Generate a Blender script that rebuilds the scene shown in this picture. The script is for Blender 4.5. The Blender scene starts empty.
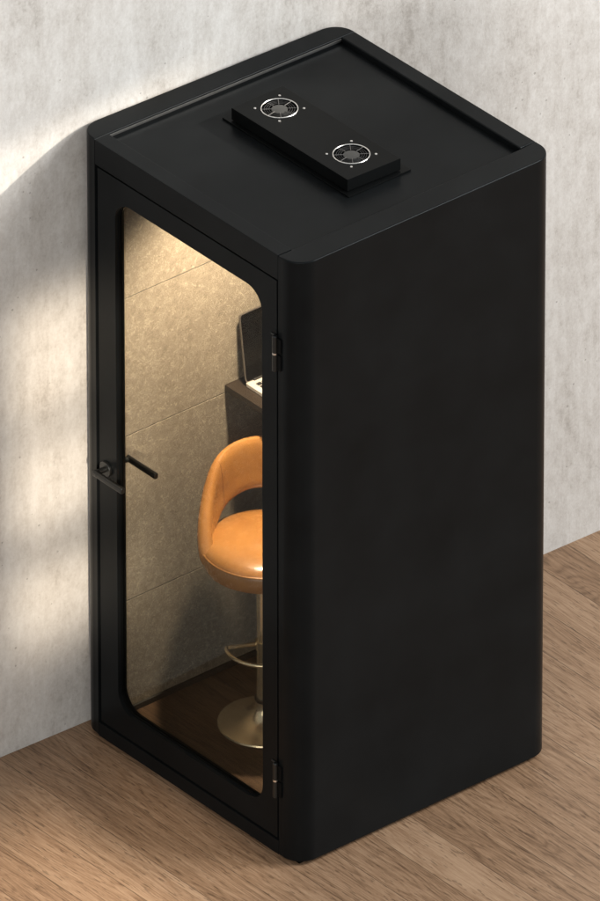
import bpy, bmesh, math, random
from mathutils import Vector, Matrix
random.seed(4)
R = math.radians
scene = bpy.context.scene
C = scene.collection

# ------------------------------------------------------------------ node helpers
def new_mat(name):
    m = bpy.data.materials.new(name); m.use_nodes = True
    nt = m.node_tree; nt.nodes.clear()
    out = nt.nodes.new('ShaderNodeOutputMaterial')
    b = nt.nodes.new('ShaderNodeBsdfPrincipled')
    nt.links.new(b.outputs[0], out.inputs[0])
    return m, nt, b, out
def N(nt, t, **kw):
    n = nt.nodes.new(t)
    for k, v in kw.items():
        if k in ('inp',):
            for a, b in v.items(): n.inputs[a].default_value = b
        else: setattr(n, k, v)
    return n
def L(nt, a, b): nt.links.new(a, b)
def coords(nt, scale=(1, 1, 1), rot=(0, 0, 0)):
    tc = N(nt, 'ShaderNodeTexCoord'); mp = N(nt, 'ShaderNodeMapping')
    mp.inputs['Scale'].default_value = scale; mp.inputs['Rotation'].default_value = rot
    L(nt, tc.outputs['Object'], mp.inputs['Vector']); return mp.outputs[0]
def noise(nt, vec, scale, detail=4, rough=.55, dist=0.0):
    n = N(nt, 'ShaderNodeTexNoise'); n.inputs['Scale'].default_value = scale
    n.inputs['Detail'].default_value = detail; n.inputs['Roughness'].default_value = rough
    n.inputs['Distortion'].default_value = dist
    L(nt, vec, n.inputs['Vector']); return n.outputs['Fac']
def ramp(nt, fac, stops, interp='LINEAR'):
    r = N(nt, 'ShaderNodeValToRGB'); r.color_ramp.interpolation = interp
    el = r.color_ramp.elements
    while len(el) < len(stops): el.new(.5)
    for e, (p, c) in zip(el, stops):
        e.position = p; e.color = (c if len(c) == 4 else (*c, 1)) if hasattr(c, '__len__') else (c, c, c, 1)
    L(nt, fac, r.inputs[0]); return r.outputs[0]
def math_(nt, op, a, b=None, c=None):
    n = N(nt, 'ShaderNodeMath', operation=op)
    for i, v in enumerate((a, b, c)):
        if v is None: continue
        if isinstance(v, (int, float)): n.inputs[i].default_value = v
        else: L(nt, v, n.inputs[i])
    return n.outputs[0]
def mix(nt, fac, a, b, mode='MIX'):
    n = N(nt, 'ShaderNodeMix', data_type='RGBA', blend_type=mode)
    for s, v in ((n.inputs[0], fac), (n.inputs[6], a), (n.inputs[7], b)):
        if isinstance(v, (int, float)): s.default_value = v
        elif isinstance(v, tuple): s.default_value = (*v, 1) if len(v) == 3 else v
        else: L(nt, v, s)
    return n.outputs[2]
def bump(nt, h, strength, dist=.002):
    n = N(nt, 'ShaderNodeBump'); n.inputs['Strength'].default_value = strength
    n.inputs['Distance'].default_value = dist; L(nt, h, n.inputs['Height']); return n.outputs[0]

# ------------------------------------------------------------------ materials
def mat_black(name, col, rough, bumpy=.12, var=.25):
    m, nt, b, o = new_mat(name)
    v = coords(nt)
    n1 = noise(nt, v, 3.2, 5, .6); n2 = noise(nt, v, 420, 2, .5); n3 = noise(nt, v, 38, 5, .7)
    c = ramp(nt, n1, [(.3, tuple(x*(1-var) for x in col)), (.7, tuple(x*(1+var) for x in col))])
    c2 = mix(nt, ramp(nt, n3, [(.58, 0.0), (.8, .12)]), c, (.016, .016, .0155))
    L(nt, c2, b.inputs['Base Color'])
    L(nt, math_(nt, 'ADD', math_(nt, 'MULTIPLY', n3, .16), rough-.08), b.inputs['Roughness'])
    b.inputs['Specular IOR Level'].default_value = .085
    b.inputs['Specular Tint'].default_value = (.9, .97, 1, 1)
    L(nt, bump(nt, n2, bumpy, .0006), b.inputs['Normal'])
    return m
M = {}
M['black'] = mat_black('satin_black_paint', (.0062, .0071, .0077), .31)
M['black_roof'] = mat_black('matte_black_roof', (.0036, .0040, .0041), .36)
M['black_metal'] = mat_black('black_metal', (.008, .0078, .0072), .38, .05)
M['black_metal'].node_tree.nodes['Principled BSDF'].inputs['Specular IOR Level'].default_value = .5
M['gasket'] = mat_black('black_rubber', (.004, .004, .004), .6)
M['dark_void'] = mat_black('dark_fan_cavity', (.004, .004, .004), .7)

def mat_plain(name, col, rough, metal=0.0, nscale=60, nb=.04, aniso=0):
    m, nt, b, o = new_mat(name); v = coords(nt)
    n = noise(nt, v, nscale, 4)
    L(nt, ramp(nt, n, [(.3, tuple(x*.88 for x in col)), (.7, tuple(min(1, x*1.1) for x in col))]), b.inputs['Base Color'])
    L(nt, math_(nt, 'ADD', math_(nt, 'MULTIPLY', n, .14), rough-.07), b.inputs['Roughness'])
    b.inputs['Metallic'].default_value = metal
    if nb == 0 and rough < .21:
        for k in list(b.inputs['Roughness'].links): nt.links.remove(k)
        b.inputs['Roughness'].default_value = rough
    if nb: L(nt, bump(nt, n, nb, .0005), b.inputs['Normal'])
    if aniso: b.inputs['Anisotropic'].default_value = aniso
    return m
M['chrome'] = mat_plain('bright_steel', (.8, .79, .77), .28, 1.0)
M['grey_metal'] = mat_plain('grey_hub_plastic', (.045, .045, .043), .4)
M['highlight'] = mat_plain('grey_lip_highlight', (.16, .16, .157), .35, .9, nb=0)  # grey standing in for the highlight on the roof lip
M['wire'] = mat_plain('dark_guard_wire', (.05, .05, .05), .4, .6)
M['spoke'] = mat_plain('steel_guard_spoke', (.2, .195, .19), .4, .8)
M['brass'] = mat_plain('brushed_brass', (.80, .67, .46), .25, .82, 4, 0)
M['silver'] = mat_plain('silver_laptop_aluminium', (.72, .68, .62), .4, .55)
M['laptop_edge'] = mat_plain('laptop_lid_edge', (.2, .18, .16), .4, .8)
M['key'] = mat_plain('dark_laptop_key', (.012, .011, .01), .5)
M['display'] = mat_plain('dark_glossy_display', (.0022, .0018, .0014), .16, nb=0)
M['display'].node_tree.nodes['Principled BSDF'].inputs['Specular IOR Level'].default_value = .05
M['desk'] = mat_plain('dark_brown_laminate', (.018, .012, .0075), .42, 0, 90, .05)
M['skirting'] = mat_plain('dark_skirting', (.009, .007, .005), .7)

# wood planks running along world y
def mat_wood(name, dark, mid, light, width=.155, length=40.0, rough=.42):
    m, nt, b, o = new_mat(name)
    tc = N(nt, 'ShaderNodeTexCoord'); sp = N(nt, 'ShaderNodeSeparateXYZ'); L(nt, tc.outputs['Object'], sp.inputs[0])
    x, y = sp.outputs[0], sp.outputs[1]
    px = math_(nt, 'DIVIDE', x, width); ix = math_(nt, 'FLOOR', px); fx = math_(nt, 'FRACT', px)
    w1 = N(nt, 'ShaderNodeTexWhiteNoise', noise_dimensions='1D'); L(nt, ix, w1.inputs['W'])
    py = math_(nt, 'ADD', math_(nt, 'DIVIDE', y, length), math_(nt, 'MULTIPLY', w1.outputs['Value'], 7.3))
    iy = math_(nt, 'FLOOR', py); fy = math_(nt, 'FRACT', py)
    cv = N(nt, 'ShaderNodeCombineXYZ'); L(nt, ix, cv.inputs[0]); L(nt, iy, cv.inputs[1])
    w2 = N(nt, 'ShaderNodeTexWhiteNoise', noise_dimensions='2D'); L(nt, cv.outputs[0], w2.inputs['Vector'])
    off = math_(nt, 'MULTIPLY', w2.outputs['Value'], 37.0)
    gv = N(nt, 'ShaderNodeCombineXYZ'); L(nt, x, gv.inputs[0]); L(nt, y, gv.inputs[1]); L(nt, off, gv.inputs[2])
    def mp(s):
        k = N(nt, 'ShaderNodeMapping'); k.inputs['Scale'].default_value = s; L(nt, gv.outputs[0], k.inputs[0]); return k.outputs[0]
    # cathedral figure: contour lines of a stretched noise field
    f = noise(nt, mp((7.5, .7, 1)), 1.0, 2, .45, .2)
    rings = math_(nt, 'FRACT', math_(nt, 'MULTIPLY', f, 34))
    rings = ramp(nt, rings, [(0, .2), (.3, .8), (.7, .8), (1, .2)])
    fine = noise(nt, mp((235, 13, 1)), 1.0, 4, .75)
    med = noise(nt, mp((52, 2.6, 1)), 1.0, 5, .7, .4)
    pores = ramp(nt, noise(nt, mp((150, 19, 1)), 1.0, 2, .5), [(.60, 0.0), (.67, 1.0)])
    big = noise(nt, mp((2.2, .7, 1)), 1.0, 3)
    t = math_(nt, 'ADD', math_(nt, 'MULTIPLY', rings, .13), math_(nt, 'MULTIPLY', fine, .42))
    t = math_(nt, 'ADD', t, math_(nt, 'MULTIPLY', med, .46))
    t = math_(nt, 'ADD', t, math_(nt, 'MULTIPLY', math_(nt, 'SUBTRACT', big, .5), .3))
    t = math_(nt, 'ADD', t, math_(nt, 'MULTIPLY', math_(nt, 'SUBTRACT', w2.outputs['Value'], .5), .07))
    col = ramp(nt, t, [(.32, dark), (.51, mid), (.70, light)])
    col = mix(nt, math_(nt, 'MULTIPLY', pores, .45), col, tuple(c*.55 for c in dark))
    # plank gaps
    ex = math_(nt, 'MINIMUM', fx, math_(nt, 'SUBTRACT', 1, fx)); ey = math_(nt, 'MINIMUM', fy, math_(nt, 'SUBTRACT', 1, fy))
    g = math_(nt, 'MINIMUM', math_(nt, 'MULTIPLY', ex, width), math_(nt, 'MULTIPLY', ey, length))
    gap = ramp(nt, math_(nt, 'DIVIDE', g, .0016), [(0.2, 1.0), (1, 0.0)])
    col = mix(nt, math_(nt, 'MULTIPLY', gap, .75), col, tuple(c*.3 for c in dark))
    L(nt, col, b.inputs['Base Color'])
    L(nt, math_(nt, 'ADD', math_(nt, 'MULTIPLY', med, .2), rough-.1), b.inputs['Roughness'])
    b.inputs['Specular IOR Level'].default_value = .35
    h = math_(nt, 'SUBTRACT', math_(nt, 'MULTIPLY', fine, .5), math_(nt, 'ADD', math_(nt, 'MULTIPLY', pores, .45), math_(nt, 'MULTIPLY', gap, 1.6)))
    L(nt, bump(nt, h, .35, .0009), b.inputs['Normal'])
    return m
M['wood'] = mat_wood('oak_plank_floor', (.085, .046, .024), (.258, .158, .093), (.39, .262, .167))
M['wood_dark'] = mat_wood('dark_walnut_floor', (.018, .010, .005), (.066, .038, .020), (.115, .07, .04), .16, 30)

def mat_concrete():
    m, nt, b, o = new_mat('pale_concrete')
    v = coords(nt); vs = coords(nt, (5.5, 5.5, .5)); vf = coords(nt, (26, 26, 1.6))
    big = noise(nt, v, 1.7, 6, .62); st = noise(nt, vs, 1.0, 5, .6, .3); fs = noise(nt, vf, 1.0, 4, .6)
    grain = noise(nt, v, 95, 4, .7); blot = noise(nt, coords(nt, (30, 30, 15)), 1.0, 6, .74)
    t = math_(nt, 'ADD', math_(nt, 'MULTIPLY', big, .2), math_(nt, 'MULTIPLY', st, .22))
    t = math_(nt, 'ADD', t, math_(nt, 'MULTIPLY', fs, .12))
    t = math_(nt, 'ADD', t, math_(nt, 'MULTIPLY', blot, .30)); t = math_(nt, 'ADD', t, math_(nt, 'MULTIPLY', grain, .16))
    col = ramp(nt, t, [(.40, (.40, .375, .345)), (.47, (.53, .508, .478)), (.53, (.60, .583, .556)), (.62, (.69, .68, .658))])
    vo = N(nt, 'ShaderNodeTexVoronoi'); vo.inputs['Scale'].default_value = 42; vo.inputs['Randomness'].default_value = 1
    L(nt, v, vo.inputs['Vector'])
    ws = N(nt, 'ShaderNodeSeparateColor'); L(nt, vo.outputs['Color'], ws.inputs[0])
    rad = math_(nt, 'MULTIPLY', math_(nt, 'POWER', ws.outputs[0], 5.0), .19)
    pit = math_(nt, 'MULTIPLY', math_(nt, 'LESS_THAN', vo.outputs['Distance'], rad), ramp(nt, ws.outputs[1], [(.3, 0.0), (.5, 1.0)]))
    col = mix(nt, math_(nt, 'MULTIPLY', pit, .55), col, (.24, .225, .2))
    L(nt, col, b.inputs['Base Color']); b.inputs['Roughness'].default_value = .82
    b.inputs['Specular IOR Level'].default_value = .2
    h = math_(nt, 'SUBTRACT', math_(nt, 'ADD', math_(nt, 'MULTIPLY', grain, .25), math_(nt, 'MULTIPLY', blot, .55)), math_(nt, 'MULTIPLY', pit, .9))
    L(nt, bump(nt, h, .4, .005), b.inputs['Normal'])
    return m
M['concrete'] = mat_concrete()

def mat_felt():
    m, nt, b, o = new_mat('fibre_acoustic_felt')
    v = coords(nt)
    def curl(scale, k, w, seed):
        mp = N(nt, 'ShaderNodeMapping'); mp.inputs['Location'].default_value = (seed, seed*1.7, seed*.6); L(nt, v, mp.inputs[0])
        f = noise(nt, mp.outputs[0], scale, 1, .4, 1.4)
        d = math_(nt, 'ABSOLUTE', math_(nt, 'SUBTRACT', math_(nt, 'FRACT', math_(nt, 'MULTIPLY', f, k)), .5))
        msk = noise(nt, mp.outputs[0], scale*1.3, 2)
        line = ramp(nt, d, [(0, 1.0), (w, 0.0)])
        return math_(nt, 'MULTIPLY', line, ramp(nt, msk, [(.42, 0.0), (.58, 1.0)]))
    a = curl(36, 6, .2, 1.3); c = curl(43, 6, .2, 7.9); e = curl(39, 6, .2, 3.1)
    li = math_(nt, 'MAXIMUM', a, c)
    big = noise(nt, v, 22, 4, .55); fine = noise(nt, v, 260, 4, .8)
    base = ramp(nt, math_(nt, 'ADD', math_(nt, 'MULTIPLY', big, .5), math_(nt, 'MULTIPLY', fine, .5)),
                [(.36, (.150, .126, .096)), (.64, (.208, .178, .138))])
    col = mix(nt, math_(nt, 'MULTIPLY', li, .6), base, (.40, .345, .262))
    col = mix(nt, math_(nt, 'MULTIPLY', e, .42), col, (.085, .07, .052))
    L(nt, col, b.inputs['Base Color']); b.inputs['Roughness'].default_value = .95
    b.inputs['Specular IOR Level'].default_value = .1
    h = math_(nt, 'ADD', math_(nt, 'SUBTRACT', li, e), math_(nt, 'MULTIPLY', fine, .6))
    L(nt, bump(nt, h, .14, .001), b.inputs['Normal'])
    return m
M['felt'] = mat_felt()

def mat_leather(name, lo, hi, rough=.33):
    m, nt, b, o = new_mat(name); v = coords(nt)
    n = noise(nt, v, 9, 5, .6); g = N(nt, 'ShaderNodeTexVoronoi', feature='F1'); g.inputs['Scale'].default_value = 330
    L(nt, v, g.inputs['Vector']); f = noise(nt, v, 46, 5, .65)
    c = ramp(nt, n, [(.32, lo), (.66, hi)])
    c = mix(nt, ramp(nt, f, [(.55, 0.0), (.75, .22)]), c, tuple(x*.6 for x in lo))
    L(nt, c, b.inputs['Base Color'])
    L(nt, math_(nt, 'ADD', math_(nt, 'MULTIPLY', f, .22), rough-.11), b.inputs['Roughness'])
    b.inputs['Coat Weight'].default_value = .6; b.inputs['Coat Roughness'].default_value = .18
    h = math_(nt, 'ADD', math_(nt, 'MULTIPLY', g.outputs['Distance'], .5), math_(nt, 'MULTIPLY', n, 3.0))
    L(nt, bump(nt, h, .09, .0012), b.inputs['Normal'])
    return m
M['leather'] = mat_leather('tan_leather', (.28, .118, .029), (.365, .165, .043), .26)
M['leather_dark'] = mat_leather('tan_leather_stitch', (.22, .08, .02), (.28, .11, .03))

def mat_glass():
    m = bpy.data.materials.new('clear_door_glass'); m.use_nodes = True; nt = m.node_tree; nt.nodes.clear()
    o = N(nt, 'ShaderNodeOutputMaterial'); t = N(nt, 'ShaderNodeBsdfTransparent'); g = N(nt, 'ShaderNodeBsdfGlossy')
    t.inputs[0].default_value = (.85, .85, .83, 1); g.inputs['Roughness'].default_value = .02
    fr = N(nt, 'ShaderNodeFresnel'); fr.inputs['IOR'].default_value = 1.35
    mx = N(nt, 'ShaderNodeMixShader'); L(nt, math_(nt, 'MULTIPLY', fr.outputs[0], .09), mx.inputs[0]); L(nt, t.outputs[0], mx.inputs[1]); L(nt, g.outputs[0], mx.inputs[2])
    L(nt, mx.outputs[0], o.inputs[0]); return m
M['glass'] = mat_glass()
def mat_emit(name, col, s):
    m = bpy.data.materials.new(name); m.use_nodes = True; nt = m.node_tree; nt.nodes.clear()
    o = N(nt, 'ShaderNodeOutputMaterial'); e = N(nt, 'ShaderNodeEmission'); e.inputs[0].default_value = (*col, 1); e.inputs[1].default_value = s
    L(nt, e.outputs[0], o.inputs[0]); return m
M['lamp_glow'] = mat_emit('warm_lamp_disc', (1, .74, .45), 6)

# ------------------------------------------------------------------ mesh helpers
def thing(name, label, cat, loc=(0, 0, 0), rotz=0, group=None):
    o = bpy.data.objects.new(name, None); C.objects.link(o); o.empty_display_size = .1
    o.location = loc; o.rotation_euler = (0, 0, rotz); o['label'] = label; o['category'] = cat
    if group: o['group'] = group
    return o
def obj(name, bm, mat, parent=None, smooth=True, bevel=0, seg=2, ang=35, origin=None):
    bmesh.ops.remove_doubles(bm, verts=bm.verts, dist=1e-6)
    bmesh.ops.recalc_face_normals(bm, faces=bm.faces)
    if bevel:
        ed = [e for e in bm.edges if len(e.link_faces) == 2 and e.calc_face_angle(0) > R(ang)]
        if ed: bmesh.ops.bevel(bm, geom=ed, offset=bevel, segments=seg, profile=.5, affect='EDGES', clamp_overlap=True)
    me = bpy.data.meshes.new(name)
    if smooth:
        for f in bm.faces: f.smooth = True
        for e in bm.edges: e.smooth = not (len(e.link_faces) == 2 and e.calc_face_angle(0) > R(32))
    bm.to_mesh(me); bm.free()
    me.materials.append(mat)
    o = bpy.data.objects.new(name, me); C.objects.link(o)
    if parent: o.parent = parent
    if bevel:
        wn = o.modifiers.new('weighted_normals', 'WEIGHTED_NORMAL'); wn.keep_sharp = True; wn.weight = 100
    return o
def box(bm, a, b):
    x0, y0, z0 = a; x1, y1, z1 = b
    v = [bm.verts.new(p) for p in ((x0,y0,z0),(x1,y0,z0),(x1,y1,z0),(x0,y1,z0),(x0,y0,z1),(x1,y0,z1),(x1,y1,z1),(x0,y1,z1))]
    for f in ((3,2,1,0),(4,5,6,7),(0,1,5,4),(1,2,6,5),(2,3,7,6),(3,0,4,7)): bm.faces.new([v[i] for i in f])
    return bm
def B(a, b): return box(bmesh.new(), a, b)
def extrude_poly(outline, to3, d0, d1, holes=(), bm=None):
    """outline and holes: 2D loops; to3(u, v, d) gives the 3D point."""
    bm = bm or bmesh.new(); t = bmesh.new(); edges = []
    for loop in [outline, *holes]:
        vs = [t.verts.new((u, v, 0)) for u, v in loop]
        for i in range(len(vs)): edges.append(t.edges.new((vs[i], vs[(i+1) % len(vs)])))
    bmesh.ops.triangle_fill(t, use_beauty=True, use_dissolve=False, edges=edges)
    t.verts.index_update()
    lo = [bm.verts.new(to3(v.co.x, v.co.y, d0)) for v in t.verts]
    hi = [bm.verts.new(to3(v.co.x, v.co.y, d1)) for v in t.verts]
    for f in t.faces:
        ix = [v.index for v in f.verts]
        bm.faces.new([lo[i] for i in reversed(ix)]); bm.faces.new([hi[i] for i in ix])
    for e in t.edges:
        if len(e.link_faces) == 1:
            a, b = (v.index for v in e.verts); bm.faces.new((lo[a], lo[b], hi[b], hi[a]))
    t.free(); return bm
def rrect(u0, v0, u1, v1, r, n=10):
    pts = []
    for cx, cy, a0 in ((u1-r, v0+r, -90), (u1-r, v1-r, 0), (u0+r, v1-r, 90), (u0+r, v0+r, 180)):
        for i in range(n+1):
            a = R(a0 + 90*i/n); pts.append((cx + r*math.cos(a), cy + r*math.sin(a)))
    return pts
def circle(cx, cy, r, n=48): return [(cx + r*math.cos(2*math.pi*i/n), cy + r*math.sin(2*math.pi*i/n)) for i in range(n)]
def lathe(bm, prof, n=64, center=(0, 0, 0), axis='z'):
    cx, cy, cz = center; rings = []
    def put(r, h, a):
        c, s = r*math.cos(a), r*math.sin(a)
        return {'z': (cx+c, cy+s, cz+h), 'x': (cx+h, cy+c, cz+s), 'y': (cx+s, cy+h, cz+c)}[axis]
    for r, h in prof:
        if r < 1e-7: rings.append([bm.verts.new(put(0, h, 0))])
        else: rings.append([bm.verts.new(put(r, h, 2*math.pi*i/n)) for i in range(n)])
    for a, b in zip(rings, rings[1:]):
        for i in range(n):
            j = (i+1) % n
            if len(a) == 1 and len(b) == 1: continue
            if len(a) == 1: bm.faces.new((a[0], b[i], b[j]))
            elif len(b) == 1: bm.faces.new((a[i], a[j], b[0]))
            else: bm.faces.new((a[i], a[j], b[j], b[i]))
    return bm
def tube(bm, pts, r, n=12, closed=False):
    pts = [Vector(p) for p in pts]; rings = []; m = len(pts); up0 = None
    for i, p in enumerate(pts):
        if closed: t = (pts[(i+1) % m] - pts[i-1]).normalized()
        else: t = (pts[min(i+1, m-1)] - pts[max(i-1, 0)]).normalized()
        if up0 is None:
            up0 = Vector((0, 0, 1)) if abs(t.z) < .9 else Vector((1, 0, 0))
        u = (up0 - t*up0.dot(t)).normalized(); w = t.cross(u); up0 = u
        rings.append([bm.verts.new(p + r*(math.cos(2*math.pi*k/n)*u + math.sin(2*math.pi*k/n)*w)) for k in range(n)])
    for i in range(m if closed else m-1):
        a, b = rings[i], rings[(i+1) % m]
        for k in range(n): bm.faces.new((a[k], a[(k+1) % n], b[(k+1) % n], b[k]))
    if not closed:
        bm.faces.new(rings[0][::-1]); bm.faces.new(rings[-1])
    return bm
XY = lambda u, v, d: (u, v, d)
YZ = lambda u, v, d: (d, u, v)     # outline in (y, z), depth along x
XZ = lambda u, v, d: (u, d, v)     # outline in (x, z), depth along y

# ------------------------------------------------------------------ floor and wall
me = bpy.data.meshes.new('floor')
me.from_pydata([(-8, -10, 0), (12, -10, 0), (12, 1.6, 0), (-8, 1.6, 0)], [], [(0, 1, 2, 3)])
me.materials.append(M['wood'])
fl = bpy.data.objects.new('floor', me); C.objects.link(fl); fl['kind'] = 'structure'; fl['label'] = 'brown oak plank floor with dark grain'

def wall_y(x):
    t = min(1, max(0, (x-1.0)/.74)); s = t*t*t*(t*(6*t-15)+10)
    return 1.0785 - .040*x - .112*s + (max(0, x-1.74))*.012
bm = bmesh.new(); n = 240; xs = [-8 + 20*i/n for i in range(n)] + [12]
xs = sorted(set(xs + [1 + .02*i for i in range(39)]))
f0 = [bm.verts.new((x, wall_y(x), -.02)) for x in xs]; f1 = [bm.verts.new((x, wall_y(x), 5.2)) for x in xs]
b0 = [bm.verts.new((x, 1.65, -.02)) for x in xs]; b1 = [bm.verts.new((x, 1.65, 5.2)) for x in xs]
for i in range(len(xs)-1):
    bm.faces.new((f0[i], f0[i+1], f1[i+1], f1[i])); bm.faces.new((b0[i], b1[i], b1[i+1], b0[i+1]))
    bm.faces.new((f1[i], f1[i+1], b1[i+1], b1[i])); bm.faces.new((f0[i], b0[i], b0[i+1], f0[i+1]))
w = obj('concrete_wall', bm, M['concrete'])
w['label'] = 'bare pale grey concrete wall rising behind the black booth'; w['category'] = 'wall'

# ------------------------------------------------------------------ the booth
H = 2.2
booth = thing('phone_booth', 'tall matte black office phone booth with glazed door standing against the concrete wall', 'phone booth')
Lc, Bc, Rc = (.003, 1.0640), (1.026, 1.029), (1.035, .003)     # plan corners: left-front, back-left, back-right
rad = .072
def arc(p, q, s, r, n=14):
    """round the corner q between p and s"""
    p, q, s = Vector(p), Vector(q), Vector(s); a = (p-q).normalized(); b = (s-q).normalized()
    half = a.angle(b)/2; d = r/math.tan(half); c = q + (a+b).normalized()*(r/math.sin(half))
    t0, t1 = q + a*d, q + b*d; a0 = math.atan2(*(t0-c).yx); a1 = math.atan2(*(t1-c).yx)
    da = (a1-a0+math.pi) % (2*math.pi) - math.pi
    return [(c.x + r*math.cos(a0+da*i/n), c.y + r*math.sin(a0+da*i/n)) for i in range(n+1)]
O = (0, 0)
Y0, Y1 = .0925, .9755           # seams on the front between corner posts and header
zr = 2.179                      # roof panel level, a shallow tray inside the rim
S0, S1 = .098, .9555            # seams across the back rim
xb0, xb1 = Rc[0] + (Bc[0]-Rc[0])*S0, Rc[0] + (Bc[0]-Rc[0])*(S1/1.03)
out_r = [(0, Y0)] + arc((0, .5), O, Rc, rad) + arc(O, Rc, Bc, rad) + [(xb0, S0)]
out_l = [(xb1, S1)] + arc(Rc, Bc, Lc, rad) + arc(Bc, Lc, O, rad) + [(.0005, Y1)]
def skin(name, outline, low, close, lo_x=None):
    bm = bmesh.new(); m = len(outline)
    ob = [bm.verts.new((x, y, .014)) for x, y in outline]; ot = [bm.verts.new((x, y, H)) for x, y in outline]
    for i in range(m-1): bm.faces.new((ob[i], ob[i+1], ot[i+1], ot[i]))
    # top lip: straight inner edge between the two ends, with a face down to the tray
    inn = [bm.verts.new((x, y, H)) for x, y in close]; ind = [bm.verts.new((x, y, zr-.03)) for x, y in close]
    bm.faces.new(ot + inn)
    ch = [ot[-1]] + inn + [ot[0]]; dn = [bm.verts.new((ot[-1].co.x, ot[-1].co.y, zr-.03))] + ind + [bm.verts.new((ot[0].co.x, ot[0].co.y, zr-.03))]
    for i in range(len(ch)-1): bm.faces.new((ch[i], ch[i+1], dn[i+1], dn[i]))
    # inner faces of the wall below the tray
    lv = [bm.verts.new((x, y, .014)) for x, y in low]; lt = [bm.verts.new((x, y, zr-.03)) for x, y in low]
    bm.faces.new(ob[::-1] + lv[::-1])
    for i in range(len(low)-1): bm.faces.new((lv[i], lv[i+1], lt[i+1], lt[i]))
    bm.faces.new((ob[-1], lv[0], lt[0], dn[0])); bm.faces.new((lv[-1], ob[0], dn[-1], lt[-1]))
    return obj(name, bm, M['black'], booth, bevel=.005, seg=3, ang=50)
skin('side_panel', out_r, [(1.007, S0), (1.007, .028), (.06, .026), (.06, Y0)], [(.971, S0-.004), (.055, .0925)])
skin('side_panel', out_l, [(.06, Y1), (.06, 1.034), (1.0, 1.003), (1.0, S1)], [(.055, Y1), (.9715, S1)])
skin('back_panel', [(xb0, S0+.0016), (xb1, S1-.0016)], [(1.0, S1-.0016), (1.0, S0+.0016)], [(.9715, S1-.0016), (.971, S0+.0016)])
zt, zb = 2.1115, .0645
obj('door_header', B((0, Y0+.0014, zt), (.0552, Y1-.0014, H)), M['black'], booth, bevel=.002)
obj('door_sill', B((.0, Y0+.0014, .014), (.06, Y1-.0014, zb)), M['black'], booth, bevel=.0015)
obj('plinth', B((.03, .03, 0), (.99, 1.0, .0136)), M['gasket'], booth)

obj('roof_panel', extrude_poly([(.0562, .0932), (.9705, .0950), (.9710, .9540), (.0562, .9745)], XY, zr-.028, zr), M['black'], booth)

obj('lip_highlight', extrude_poly([(.0565, .9700), (.9705, .9500), (.9705, .9538), (.0565, .9742)], XY, H-.0135, H-.0045), M['highlight'], booth, bevel=.0012)  # added strip, a highlight along the left inner lip put into its colour
# ventilation unit on the roof
vent = obj('ventilation_box', extrude_poly([(.414, .258), (.620, .250), (.618, .812), (.412, .812)], XY, zr+.0085, zr+.05,
          holes=[circle(.523, .714, .054), circle(.520, .366, .054)]), M['black_roof'], booth, bevel=.0012)
obj('base_plate', B((.400, .236, zr+.0004), (.650, .842, zr+.006)), M['black_roof'], vent, bevel=.0012)
ztop = zr+.05
for cx, cy in ((.523, .714), (.520, .366)):
    obj('fan_cavity', extrude_poly(circle(cx, cy, .0535), XY, zr+.0088, zr+.012), M['dark_void'], vent)
    bm = bmesh.new(); tube(bm, [(cx+.0568*math.cos(R(a)), cy+.0568*math.sin(R(a)), ztop+.0006) for a in range(0, 360, 5)], .0019, 10, True)
    obj('fan_ring', bm, M['chrome'], vent)
    bm = bmesh.new()
    for k in range(7):
        a0 = 2*math.pi*k/7
        ps = []
        for rr in (.022, .034, .047):
            for da, dz in ((0, .004), (.62, .014)): ps.append((cx+rr*math.cos(a0+da), cy+rr*math.sin(a0+da), zr+.016+dz))
        v = [bm.verts.new(p) for p in ps]; v2 = [bm.verts.new((p[0], p[1], p[2]-.0015)) for p in ps]
        for i in (0, 2):
            bm.faces.new((v[i], v[i+1], v[i+3], v[i+2])); bm.faces.new((v2[i], v2[i+2], v2[i+3], v2[i+1]))
    obj('fan_blades', bm, M['dark_void'], vent)
    bm = lathe(bmesh.new(), [(0, ztop-.001), (.021, ztop-.001), (.0255, ztop-.002), (.0262, ztop-.006), (.0262, zr+.014), (0, zr+.014)], 40, (cx, cy, 0))
    obj('fan_hub', bm, M['grey_metal'], vent)
    bm = bmesh.new()
    for rr in (.033, .040, .047):
        tube(bm, [(cx+rr*math.cos(R(a)), cy+rr*math.sin(R(a)), ztop-.0015) for a in range(0, 360, 8)], .0011, 8, True)
    g = obj('fan_guard', bm, M['wire'], vent)
    bm = bmesh.new()
    for k in range(8):
        a = R(45*k+10)
        tube(bm, [(cx+rr*math.cos(a), cy+rr*math.sin(a), ztop-.0002) for rr in (.024, .040, .0545)], .0010, 8)
    obj('guard_spokes', bm, M['spoke'], vent)
    for k in range(4):
        a = R(90*k-40); rr = .0755
        bm = lathe(bmesh.new(), [(.0042, ztop+.0003), (.0040, ztop+.0018), (.0022, ztop+.0028), (0, ztop+.0030)], 16,
                   (cx+rr*math.cos(a), cy+rr*math.sin(a), 0))
        obj('screw', bm, M['chrome'], vent)

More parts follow.
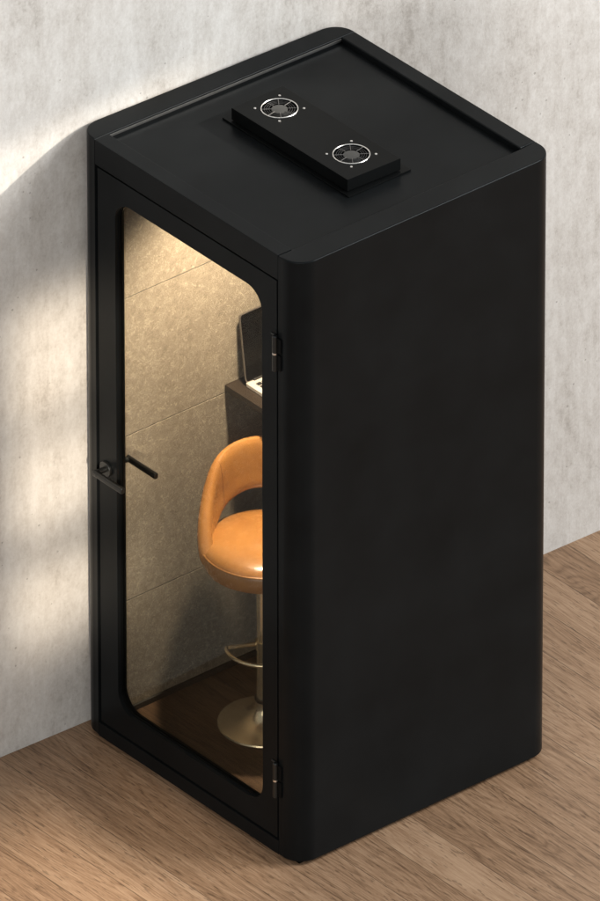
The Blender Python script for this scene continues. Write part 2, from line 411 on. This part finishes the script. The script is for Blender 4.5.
# door
wy0, wy1, wz0, wz1 = .1755, .881, .157, 2.026
dx0, dx1 = .004, .040
door = obj('door', extrude_poly([(.1040, .0700), (.9660, .0700), (.9660, 2.1020), (.1040, 2.1020)], YZ, dx0, dx1,
          holes=[rrect(wy0, wz0, wy1, wz1, .072, 14)]), M['black'], booth, bevel=.0014)
gx = .5*(dx0+dx1)
obj('glass_pane', extrude_poly(rrect(wy0-.006, wz0-.006, wy1+.006, wz1+.006, .077, 14), YZ, gx-.003, gx+.003), M['glass'], door, smooth=False)
def ring_frame(name, grow, depth0, depth1, th, mat):
    o1 = rrect(wy0+.0004, wz0+.0004, wy1-.0004, wz1-.0004, .0715, 14)
    i1 = rrect(wy0+th, wz0+th, wy1-th, wz1-th, .072-th, 14)
    return obj(name, extrude_poly(o1, YZ, depth0, depth1, holes=[i1]), mat, door, bevel=.0008)
ring_frame('glazing_gasket', 0, gx-.0062, gx-.0034, .0035, M['gasket'])
ring_frame('glazing_gasket', 0, gx+.0034, gx+.0062, .0035, M['gasket'])
# door stops behind the gap
bm = bmesh.new(); box(bm, (.05, .0925, .067), (.0595, .110, 2.109)); box(bm, (.05, .955, .067), (.0595, .9745, 2.109))
obj('door_stop', bm, M['gasket'], booth)

# lever handles
def lever(name, sx, x_face):
    hy, hz = .930, 1.0235
    bm = bmesh.new(); d = -1 if sx < 0 else 1
    lathe(bm, [(0, 0), (.0245, 0), (.026, d*.0015), (.026, d*.0075), (.0245, d*.009), (.0125, d*.0092), (0, d*.0092)], 40, (x_face, hy, hz), 'x')
    rs = obj('handle_rose' if sx < 0 else 'inner_handle_rose', bm, M['black_metal'], door)
    ex = x_face + d*(.045 if sx < 0 else .053)
    bm = bmesh.new()
    path = [(x_face + d*.008, hy, hz), (ex - d*.012, hy, hz)]
    for i in range(1, 7):
        a = R(90*i/6); path.append((ex - d*.012 + d*.012*math.sin(a), hy - .012*(1-math.cos(a)), hz))
    tube(bm, path, .0095, 16)
    # flat grip bar, a little taller than thick
    sec = rrect(-.008, -.0105, .008, .0105, .006, 5); rows = []
    ys = [hy+.0085, hy+.006, hy-.03, hy-.08, hy-.127, hy-.133, hy-.1345]; sc = [.75, 1, 1, 1.02, 1.0, .96, .85]
    for y, s in zip(ys, sc): rows.append([bm.verts.new((ex + u*s, y, hz + v*s)) for u, v in sec])
    for a, b in zip(rows, rows[1:]):
        for i in range(len(a)): bm.faces.new((a[i], a[(i+1) % len(a)], b[(i+1) % len(a)], b[i]))
    bm.faces.new(rows[0]); bm.faces.new(rows[-1][::-1])
    return obj(name, bm, M['black_metal'], door)
lever('handle', -1, dx0)
lever('inner_handle', 1, dx1)

# hinges on the near jamb
for zc in (1.850, .292):
    hy, hx, hh = .0985, -.0085, .064
    bm = lathe(bmesh.new(), [(0, -hh), (.006, -hh), (.0085, -hh+.003), (.0085, -.0045), (.0055, -.0045), (.0055, .0045), (.0085, .0045), (.0085, hh-.003), (.006, hh), (0, hh)], 24, (hx, hy, zc))
    hg = obj('hinge', bm, M['black_metal'], booth)
    obj('hinge_ring', lathe(bmesh.new(), [(.0058, -.003), (.0084, -.003), (.0084, .003), (.0058, .003)], 24, (hx, hy, zc)), M['chrome'], hg)
    bm = B((-.0065, .075, zc-hh+.006), (-.0008, .0985, zc-.003)); box(bm, (-.0065, .075, zc+.003), (-.0008, .0985, zc+hh-.008))
    obj('hinge_leaf', bm, M['gasket'], hg, bevel=.002)
    bm = B((-.0085, .100, zc-.05), (dx0-.0008, .112, zc+hh-.004))
    box(bm, (-.011, .1005, zc+hh-.001), (-.002, .117, zc+hh+.005))
    obj('hinge_pin_cap', bm, M['black_metal'], hg, bevel=.0025)

# interior lining
zf = .03
obj('interior_floor', B((.0604, .03, .0142), (.98, 1.0, zf)), M['wood_dark'], booth)
seams = [zf+.001, .445, 1.052, 1.556, 2.128]
for z0, z1 in zip(seams, seams[1:]):
    obj('acoustic_panel', B((.0605, 1.0, z0+.0016), (.986, 1.0022, z1-.0016)), M['felt'], booth, bevel=.0009)
obj('panel_backing', B((.0605, 1.0024, zf), (.986, 1.0028, 2.128)), M['skirting'], booth)
for z0, z1 in zip(seams, seams[1:]):
    obj('acoustic_panel', B((.9655, .045, z0+.0012), (.9855, .9992, z1-.0012)), M['felt'], booth, bevel=.002)
    obj('acoustic_panel', B((.0625, .0275, z0+.0012), (.9645, .044, z1-.0012)), M['felt'], booth, bevel=.002)
obj('skirting', B((.0625, .9905, zf), (.9645, .9996, zf+.020)), M['skirting'], booth, bevel=.001)
ceil = obj('interior_ceiling', B((.0605, .045, 2.13), (.985, .9995, 2.141)), M['felt'], booth)
dl = lathe(bmesh.new(), [(.048, 2.1295), (.048, 2.124), (.04, 2.122), (.036, 2.126), (.036, 2.1295)], 40, (.47, .66, 0))
dlo = obj('downlight', dl, M['chrome'], booth)
obj('downlight_lens', lathe(bmesh.new(), [(.0355, 2.1285), (0, 2.1285)], 40, (.47, .66, 0)), M['lamp_glow'], dlo)
desk_z = 1.083
obj('shelf_desk', B((.536, .046, desk_z-.022), (.964, .9985, desk_z)), M['desk'], booth, bevel=.0012)

# ------------------------------------------------------------------ laptop on the shelf
lap = thing('laptop', 'open silver laptop with dark screen on the brown shelf inside the booth', 'laptop', (.578, .944, desk_z+.0006))
W, D, T = .335, .225, .013
base = obj('keyboard_base', extrude_poly(rrect(0, -D, W, .006, .010, 6), XY, .0015, T), M['silver'], lap, bevel=.0015)
key0 = obj('key', box(bmesh.new(), (0, -.0155, .0002), (.0185, 0, .0016)), M['key'], base, bevel=.0006)
for r_ in range(5):
    for c_ in range(13):
        k = key0 if r_ == c_ == 0 else key0.copy()
        if k is not key0: C.objects.link(k); k.parent = base
        k.location = (.021 + c_*.0224, -.020 - r_*.0195, T)
obj('touchpad', B((.115, -.212, T+.0001), (.225, -.142, T+.0006)), M['silver'], base, bevel=.0002)
tilt = math.atan2(.031, .238)
lid = obj('screen_lid', extrude_poly(rrect(0, 0, W, .236, .012, 8), XZ, 0, .006), M['laptop_edge'], lap, bevel=.0012)
lid.location = (0, .001, T+.001); lid.rotation_euler = (-tilt, 0, 0)
ds = obj('display', extrude_poly(rrect(.0025, .003, W-.0025, .2335, .010, 8), XZ, -.0012, -.0004), M['display'], lid)
obj('hinge_bar', lathe(bmesh.new(), [(0, .03), (.0055, .03), (.0055, W-.03), (0, W-.03)], 16, (0, 0.001, T), 'x'), M['key'], lap)

# ------------------------------------------------------------------ bar stool
yaw = 50.13
stool = thing('bar_stool', 'tan leather bar stool with wraparound backrest on a brass pedestal inside the booth', 'bar stool', (.424, .672, zf+.0004), R(yaw-90+4))
SR = .201
prof = [(r_, z_+.027) for r_, z_ in [(0, .677), (.06, .6755), (.12, .671), (.165, .663), (.184, .653), (.194, .643), (.196, .636), (.186, .630), (0, .630)]]
obj('seat_cushion', lathe(bmesh.new(), prof, 72), M['leather'], stool)
bm = bmesh.new()
obj('seat_band', lathe(bmesh.new(), [(.195, .6665), (.1995, .659), (.201, .642), (.199, .624), (.192, .607), (.181, .600), (.168, .598), (0, .598)], 72), M['leather'], stool)
bm = tube(bmesh.new(), [(.1975*math.cos(R(a)), .1975*math.sin(R(a)), .6665) for a in range(0, 360, 5)], .0034, 10, True)
obj('seat_piping', bm, M['leather'], stool)
# backrest: padded horseshoe band; alpha measured from the rear (+y)
def lerp_tab(tab, a):
    a = abs(a)
    for (a0, v0), (a1, v1) in zip(tab, tab[1:]):
        if a <= a1:
            t = (a-a0)/(a1-a0); t = t*t*(3-2*t) if False else t
            return v0 + (v1-v0)*t
    return tab[-1][1]
def smooth_tab(tab):
    def f(a):
        return sum(lerp_tab(tab, max(0, abs(a)+d) if abs(a)+d >= 0 else -(abs(a)+d))*w for d, w in ((-9, .12), (-4.5, .24), (0, .28), (4.5, .24), (9, .12)))
    return f
ztop_ = smooth_tab([(0, .937), (20, .931), (40, .908), (52, .872), (64, .818), (78, .762), (90, .722), (100, .688), (110, .662), (130, .650)])
zbot_ = smooth_tab([(0, .764), (15, .760), (30, .744), (44, .722), (54, .695), (64, .662), (78, .632), (95, .620), (114, .622), (130, .625)])
bm = bmesh.new(); rows = []; AM = 112; n = 96; K = 24
for i in range(n+1):
    a = -AM + 2*AM*i/n; ar = R(a); t, b_ = ztop_(a), zbot_(a); hgt = t-b_
    end = min(1, (AM-abs(a))/14); th = .0245*math.sqrt(max(.02, end*(2-end)))
    row = []
    for j in range(K):
        p = 2*math.pi*j/K; c, s = math.cos(p), math.sin(p)
        e = .72
        du = math.copysign(abs(c)**.9, c)*th; dv = math.copysign(abs(s)**e, s)*hgt/2
        zc = (t+b_)/2 + dv
        lean = .030*max(0, (zc-.66)/.27)**1.2 * max(0, math.cos(ar*.6))
        rr = .184 + lean + du - .008*(dv/(hgt/2))**2
        row.append(bm.verts.new((rr*math.sin(ar), rr*math.cos(ar), zc)))
    rows.append(row)
for a, b in zip(rows, rows[1:]):
    for j in range(K): bm.faces.new((a[j], a[(j+1) % K], b[(j+1) % K], b[j]))
bm.faces.new(rows[0]); bm.faces.new(rows[-1][::-1])
back = obj('backrest', bm, M['leather'], stool)
for sgn in (-1, 1):    # stitched seams across the inner face
    bm = bmesh.new(); ps = []
    a = 44*sgn; ar = R(a); t, b_ = ztop_(a), zbot_(a)
    for i in range(25):
        p = math.pi*.53 + (math.pi*.95)*i/24
        c, s = math.cos(p), math.sin(p); dv = math.copysign(abs(s)**.72, s)*(t-b_)/2; zc = (t+b_)/2 + dv
        du = math.copysign(abs(c)**.9, c)*.0247
        lean = .030*max(0, (zc-.66)/.27)**1.2 * max(0, math.cos(ar*.6))
        rr = .184 + lean + du - .008*(dv/((t-b_)/2))**2
        aa = ar + .0 * sgn
        ps.append((rr*math.sin(aa), rr*math.cos(aa), zc))
    tube(bm, ps, .0010, 6)
    obj('backrest_seam', bm, M['leather_dark'], back)
obj('seat_plate', lathe(bmesh.new(), [(0, .5978), (.085, .5978), (.085, .588), (.03, .578), (0, .578)], 40), M['black_metal'], stool)
obj('gas_lift', lathe(bmesh.new(), [(0, .578), (.0175, .578), (.0175, .30), (0, .30)], 32), M['brass'], stool)
obj('lift_collar', lathe(bmesh.new(), [(.0176, .546), (.021, .546), (.021, .535), (.0176, .535)], 32), M['chrome'], stool)
obj('pole', lathe(bmesh.new(), [(.0178, .5), (.024, .5), (.0245, .497), (.0245, .05), (.0178, .05)], 40), M['brass'], stool)
bp = [(0, .002), (.1465, .002), (.149, .004), (.1495, .008), (.147, .012), (.135, .0155), (.11, .0195), (.085, .026), (.06, .037), (.043, .051), (.034, .066), (.0295, .082), (.0285, .092), (.0246, .0925)]
obj('pedestal_base', lathe(bmesh.new(), bp, 96), M['brass'], stool)
obj('base_collar', lathe(bmesh.new(), [(.0246, .092), (.031, .092), (.032, .096), (.031, .103), (.0246, .104)], 40), M['black_metal'], stool)
# D-shaped footrest in front of the pole
zfr = .300; rf = .116; ps = []
rot = R(8)
for i in range(37):
    a = math.pi + math.pi*i/36; ps.append((rf*1.06*math.cos(a), rf*math.sin(a)*1.02 - .012, zfr))
def rz(p): return (p[0]*math.cos(rot)-p[1]*math.sin(rot), p[0]*math.sin(rot)+p[1]*math.cos(rot), p[2])
cr = .014
left = [(-rf*1.06+cr*1.0, 0.003, zfr), (-rf*1.06+.004, .001, zfr), (-rf*1.06, -.006, zfr)]; right = [(-x, y, z) for x, y, z in reversed(left)]
path = left + ps[1:-1] + right
bm = tube(bmesh.new(), [rz(p) for p in path], .0068, 12)
tube(bm, [rz((-rf*1.06+cr, .003, zfr)), rz((0, .003, zfr)), rz((rf*1.06-cr, .003, zfr))], .0068, 12)
obj('footrest', bm, M['brass'], stool)
obj('footrest_clamp', lathe(bmesh.new(), [(.0246, zfr-.014), (.029, zfr-.014), (.029, zfr+.014), (.0246, zfr+.014)], 32), M['brass'], stool)

# ------------------------------------------------------------------ lights
world = bpy.data.worlds.new('World'); scene.world = world; world.use_nodes = True
bg = world.node_tree.nodes['Background']; bg.inputs[0].default_value = (.93, .97, 1, 1); bg.inputs[1].default_value = .60

def aim(o, target, xdir=None):
    d = (Vector(target) - o.location).normalized(); z = -d
    x = Vector(xdir) if xdir else Vector((0, 0, 1)).cross(z)
    x = (x - z*x.dot(z)).normalized(); y = z.cross(x)
    o.rotation_mode = 'QUATERNION'
    o.rotation_quaternion = Matrix((x, y, z)).transposed().to_quaternion()
def area(name, loc, target, size, power, col, sy=None, spread=None):
    l = bpy.data.lights.new(name, 'AREA'); l.energy = power; l.color = col; l.size = size
    if sy: l.shape = 'RECTANGLE'; l.size_y = sy
    if spread: l.spread = R(spread)
    o = bpy.data.objects.new(name, l); C.objects.link(o); o.location = loc; aim(o, target); return o
def spot(name, loc, target, deg, power, col, blend=.3, soft=.05, square=False, xdir=None, scale=None):
    l = bpy.data.lights.new(name, 'SPOT'); l.energy = power; l.color = col; l.spot_size = R(deg); l.spot_blend = blend
    l.shadow_soft_size = soft; l.use_square = square
    o = bpy.data.objects.new(name, l); C.objects.link(o); o.location = loc; aim(o, target, xdir)
    if scale: o.scale = scale
    return o
# soft daylight from the right
area('daylight_softbox', (4.5, -3.9, 5.6), (.6, .6, 1.0), 3.0, 560, (1, .985, .96), 3.0)
# added fill lamp at the left, brightens the wall beside the booth
area('left_fill', (-4.2, -3.2, 2.5), (-.2, 1.0, .9), 2.4, 92, (1, .95, .89), 2.2)
# low sun through a mullioned window: projecting lamps whose beam is cut to the window's panes
def window_lamp(name, loc, target, deg, power, col, panes, soft=.04):
    """panes: (surface axis and its value, (low, high, softness low, softness high) for each of the two other axes, level)"""
    o = spot(name, loc, target, deg, power, col, .1, soft, False, (1, 0, 0))
    rm = o.rotation_quaternion.to_matrix()
    l = o.data; l.use_nodes = True; nt = l.node_tree; em = nt.nodes['Emission']
    tc = N(nt, 'ShaderNodeTexCoord'); sp = N(nt, 'ShaderNodeSeparateXYZ'); L(nt, tc.outputs['Normal'], sp.inputs[0])
    def world(i):       # world component i of the ray (up to a common sign)
        t = math_(nt, 'MULTIPLY', sp.outputs[0], rm[i][0]); t = math_(nt, 'MULTIPLY_ADD', sp.outputs[1], rm[i][1], t)
        return math_(nt, 'MULTIPLY_ADD', sp.outputs[2], rm[i][2], t)
    wd = [world(i) for i in range(3)]
    def step(x, e0, e1):
        k = N(nt, 'ShaderNodeMapRange', interpolation_type='SMOOTHSTEP', clamp=True)
        k.inputs['From Min'].default_value = e0; k.inputs['From Max'].default_value = e1; L(nt, x, k.inputs['Value']); return k.outputs[0]
    tot = None
    for ax, val, ra, rb, lev in panes:
        m = lev
        for i, (lo, hi, sl, sh) in zip([k for k in range(3) if k != ax], (ra, rb)):
            h = math_(nt, 'ADD', math_(nt, 'MULTIPLY', math_(nt, 'DIVIDE', wd[i], wd[ax]), val - o.location[ax]), o.location[i])
            m = math_(nt, 'MULTIPLY', math_(nt, 'MULTIPLY', step(h, lo-sl, lo+sl), math_(nt, 'SUBTRACT', 1, step(h, hi-sh, hi+sh))), m)
        tot = m if tot is None else math_(nt, 'MAXIMUM', tot, m)
    L(nt, tot, em.inputs['Strength'])
    return o
sd = Vector((-.3455, .22, -.185))
tg = Vector((-.10, 1.08, 2.02))
window_lamp('sun_shaft', tg - sd.normalized()*7, tg, 12, 3200, (1, .90, .77),
            [(1, 1.08, (-.9, .42, .05, .2), (1.72, 2.222, .15, .03), 1.0)], soft=.05)
src = Vector((-3.9, -5.0, 3.5))
tg = Vector((-.2, 1.085, .9))
WY = 1.085
window_lamp('sun_window', src, tg, 34, 3600, (1, .85, .67), [
    (1, WY, (-.235, .3, .06, .05), (1.175, 1.60, .05, .10), 1.0),
    (1, WY, (-.235, .3, .07, .05), (.765, 1.115, .05, .05), 1.0),
    (1, WY, (-.245, .3, .09, .05), (.36, .655, .14, .05), .92),
    (2, 0, (-.95, -.36, .12, .06), (-.25, .78, .2, .08), 1.05),
    (2, 0, (-.22, -.11, .05, .04), (-.05, .66, .16, .12), .62),
], soft=.10)
# booth downlight: an added mask in its nodes cuts the beam towards the door
dl = spot('booth_downlight', (.47, .66, 2.118), (.49, .70, 0), 118, 340, (1, .82, .61), .85, .045)
rm = dl.rotation_quaternion.to_matrix(); dl.data.use_nodes = True; nt = dl.data.node_tree
tc = N(nt, 'ShaderNodeTexCoord'); sp = N(nt, 'ShaderNodeSeparateXYZ'); L(nt, tc.outputs['Normal'], sp.inputs[0])
def wcomp(i):
    t = math_(nt, 'MULTIPLY', sp.outputs[0], rm[i][0]); t = math_(nt, 'MULTIPLY_ADD', sp.outputs[1], rm[i][1], t)
    return math_(nt, 'MULTIPLY_ADD', sp.outputs[2], rm[i][2], t)
dz = math_(nt, 'MULTIPLY', wcomp(2), -1)
ax_ = math_(nt, 'DIVIDE', wcomp(0), dz); ay_ = math_(nt, 'DIVIDE', wcomp(1), dz)
def sstep(x, e0, e1):
    k = N(nt, 'ShaderNodeMapRange', interpolation_type='SMOOTHSTEP', clamp=True)
    k.inputs['From Min'].default_value = e0; k.inputs['From Max'].default_value = e1; L(nt, x, k.inputs['Value']); return k.outputs[0]
back = math_(nt, 'MULTIPLY', ax_, -1)
toward_door = math_(nt, 'MULTIPLY', sstep(back, .12, .21), math_(nt, 'SUBTRACT', 1, sstep(math_(nt, 'DIVIDE', ay_, math_(nt, 'MAXIMUM', back, .01)), .68, .95)))
L(nt, math_(nt, 'SUBTRACT', 1, math_(nt, 'MULTIPLY', toward_door, .97)), nt.nodes['Emission'].inputs['Strength'])

# ------------------------------------------------------------------ camera
cam = bpy.data.cameras.new('Camera'); co = bpy.data.objects.new('Camera', cam); C.objects.link(co)
yw, pt, Dst, f = .8749, .5648, math.exp(4.0943), 322.7094
fw = Vector((math.cos(yw)*math.cos(pt), math.sin(yw)*math.cos(pt), -math.sin(pt)))
co.location = Vector((.5, .5, 1.1)) - fw*Dst
rt = Vector((math.sin(yw), -math.cos(yw), 0)); up = rt.cross(fw)
co.rotation_euler = Matrix((rt, up, -fw)).transposed().to_euler()
cam.sensor_fit = 'VERTICAL'; cam.sensor_height = 24
cam.lens = 24*f*Dst/901
cam.shift_x = (300-318.357)/901; cam.shift_y = -(450.5-449.714)/901
cam.clip_start = 1; cam.clip_end = 200
scene.camera = co
scene.view_settings.view_transform = 'Standard'; scene.view_settings.look = 'None'
scene.view_settings.exposure = 0; scene.view_settings.gamma = 1
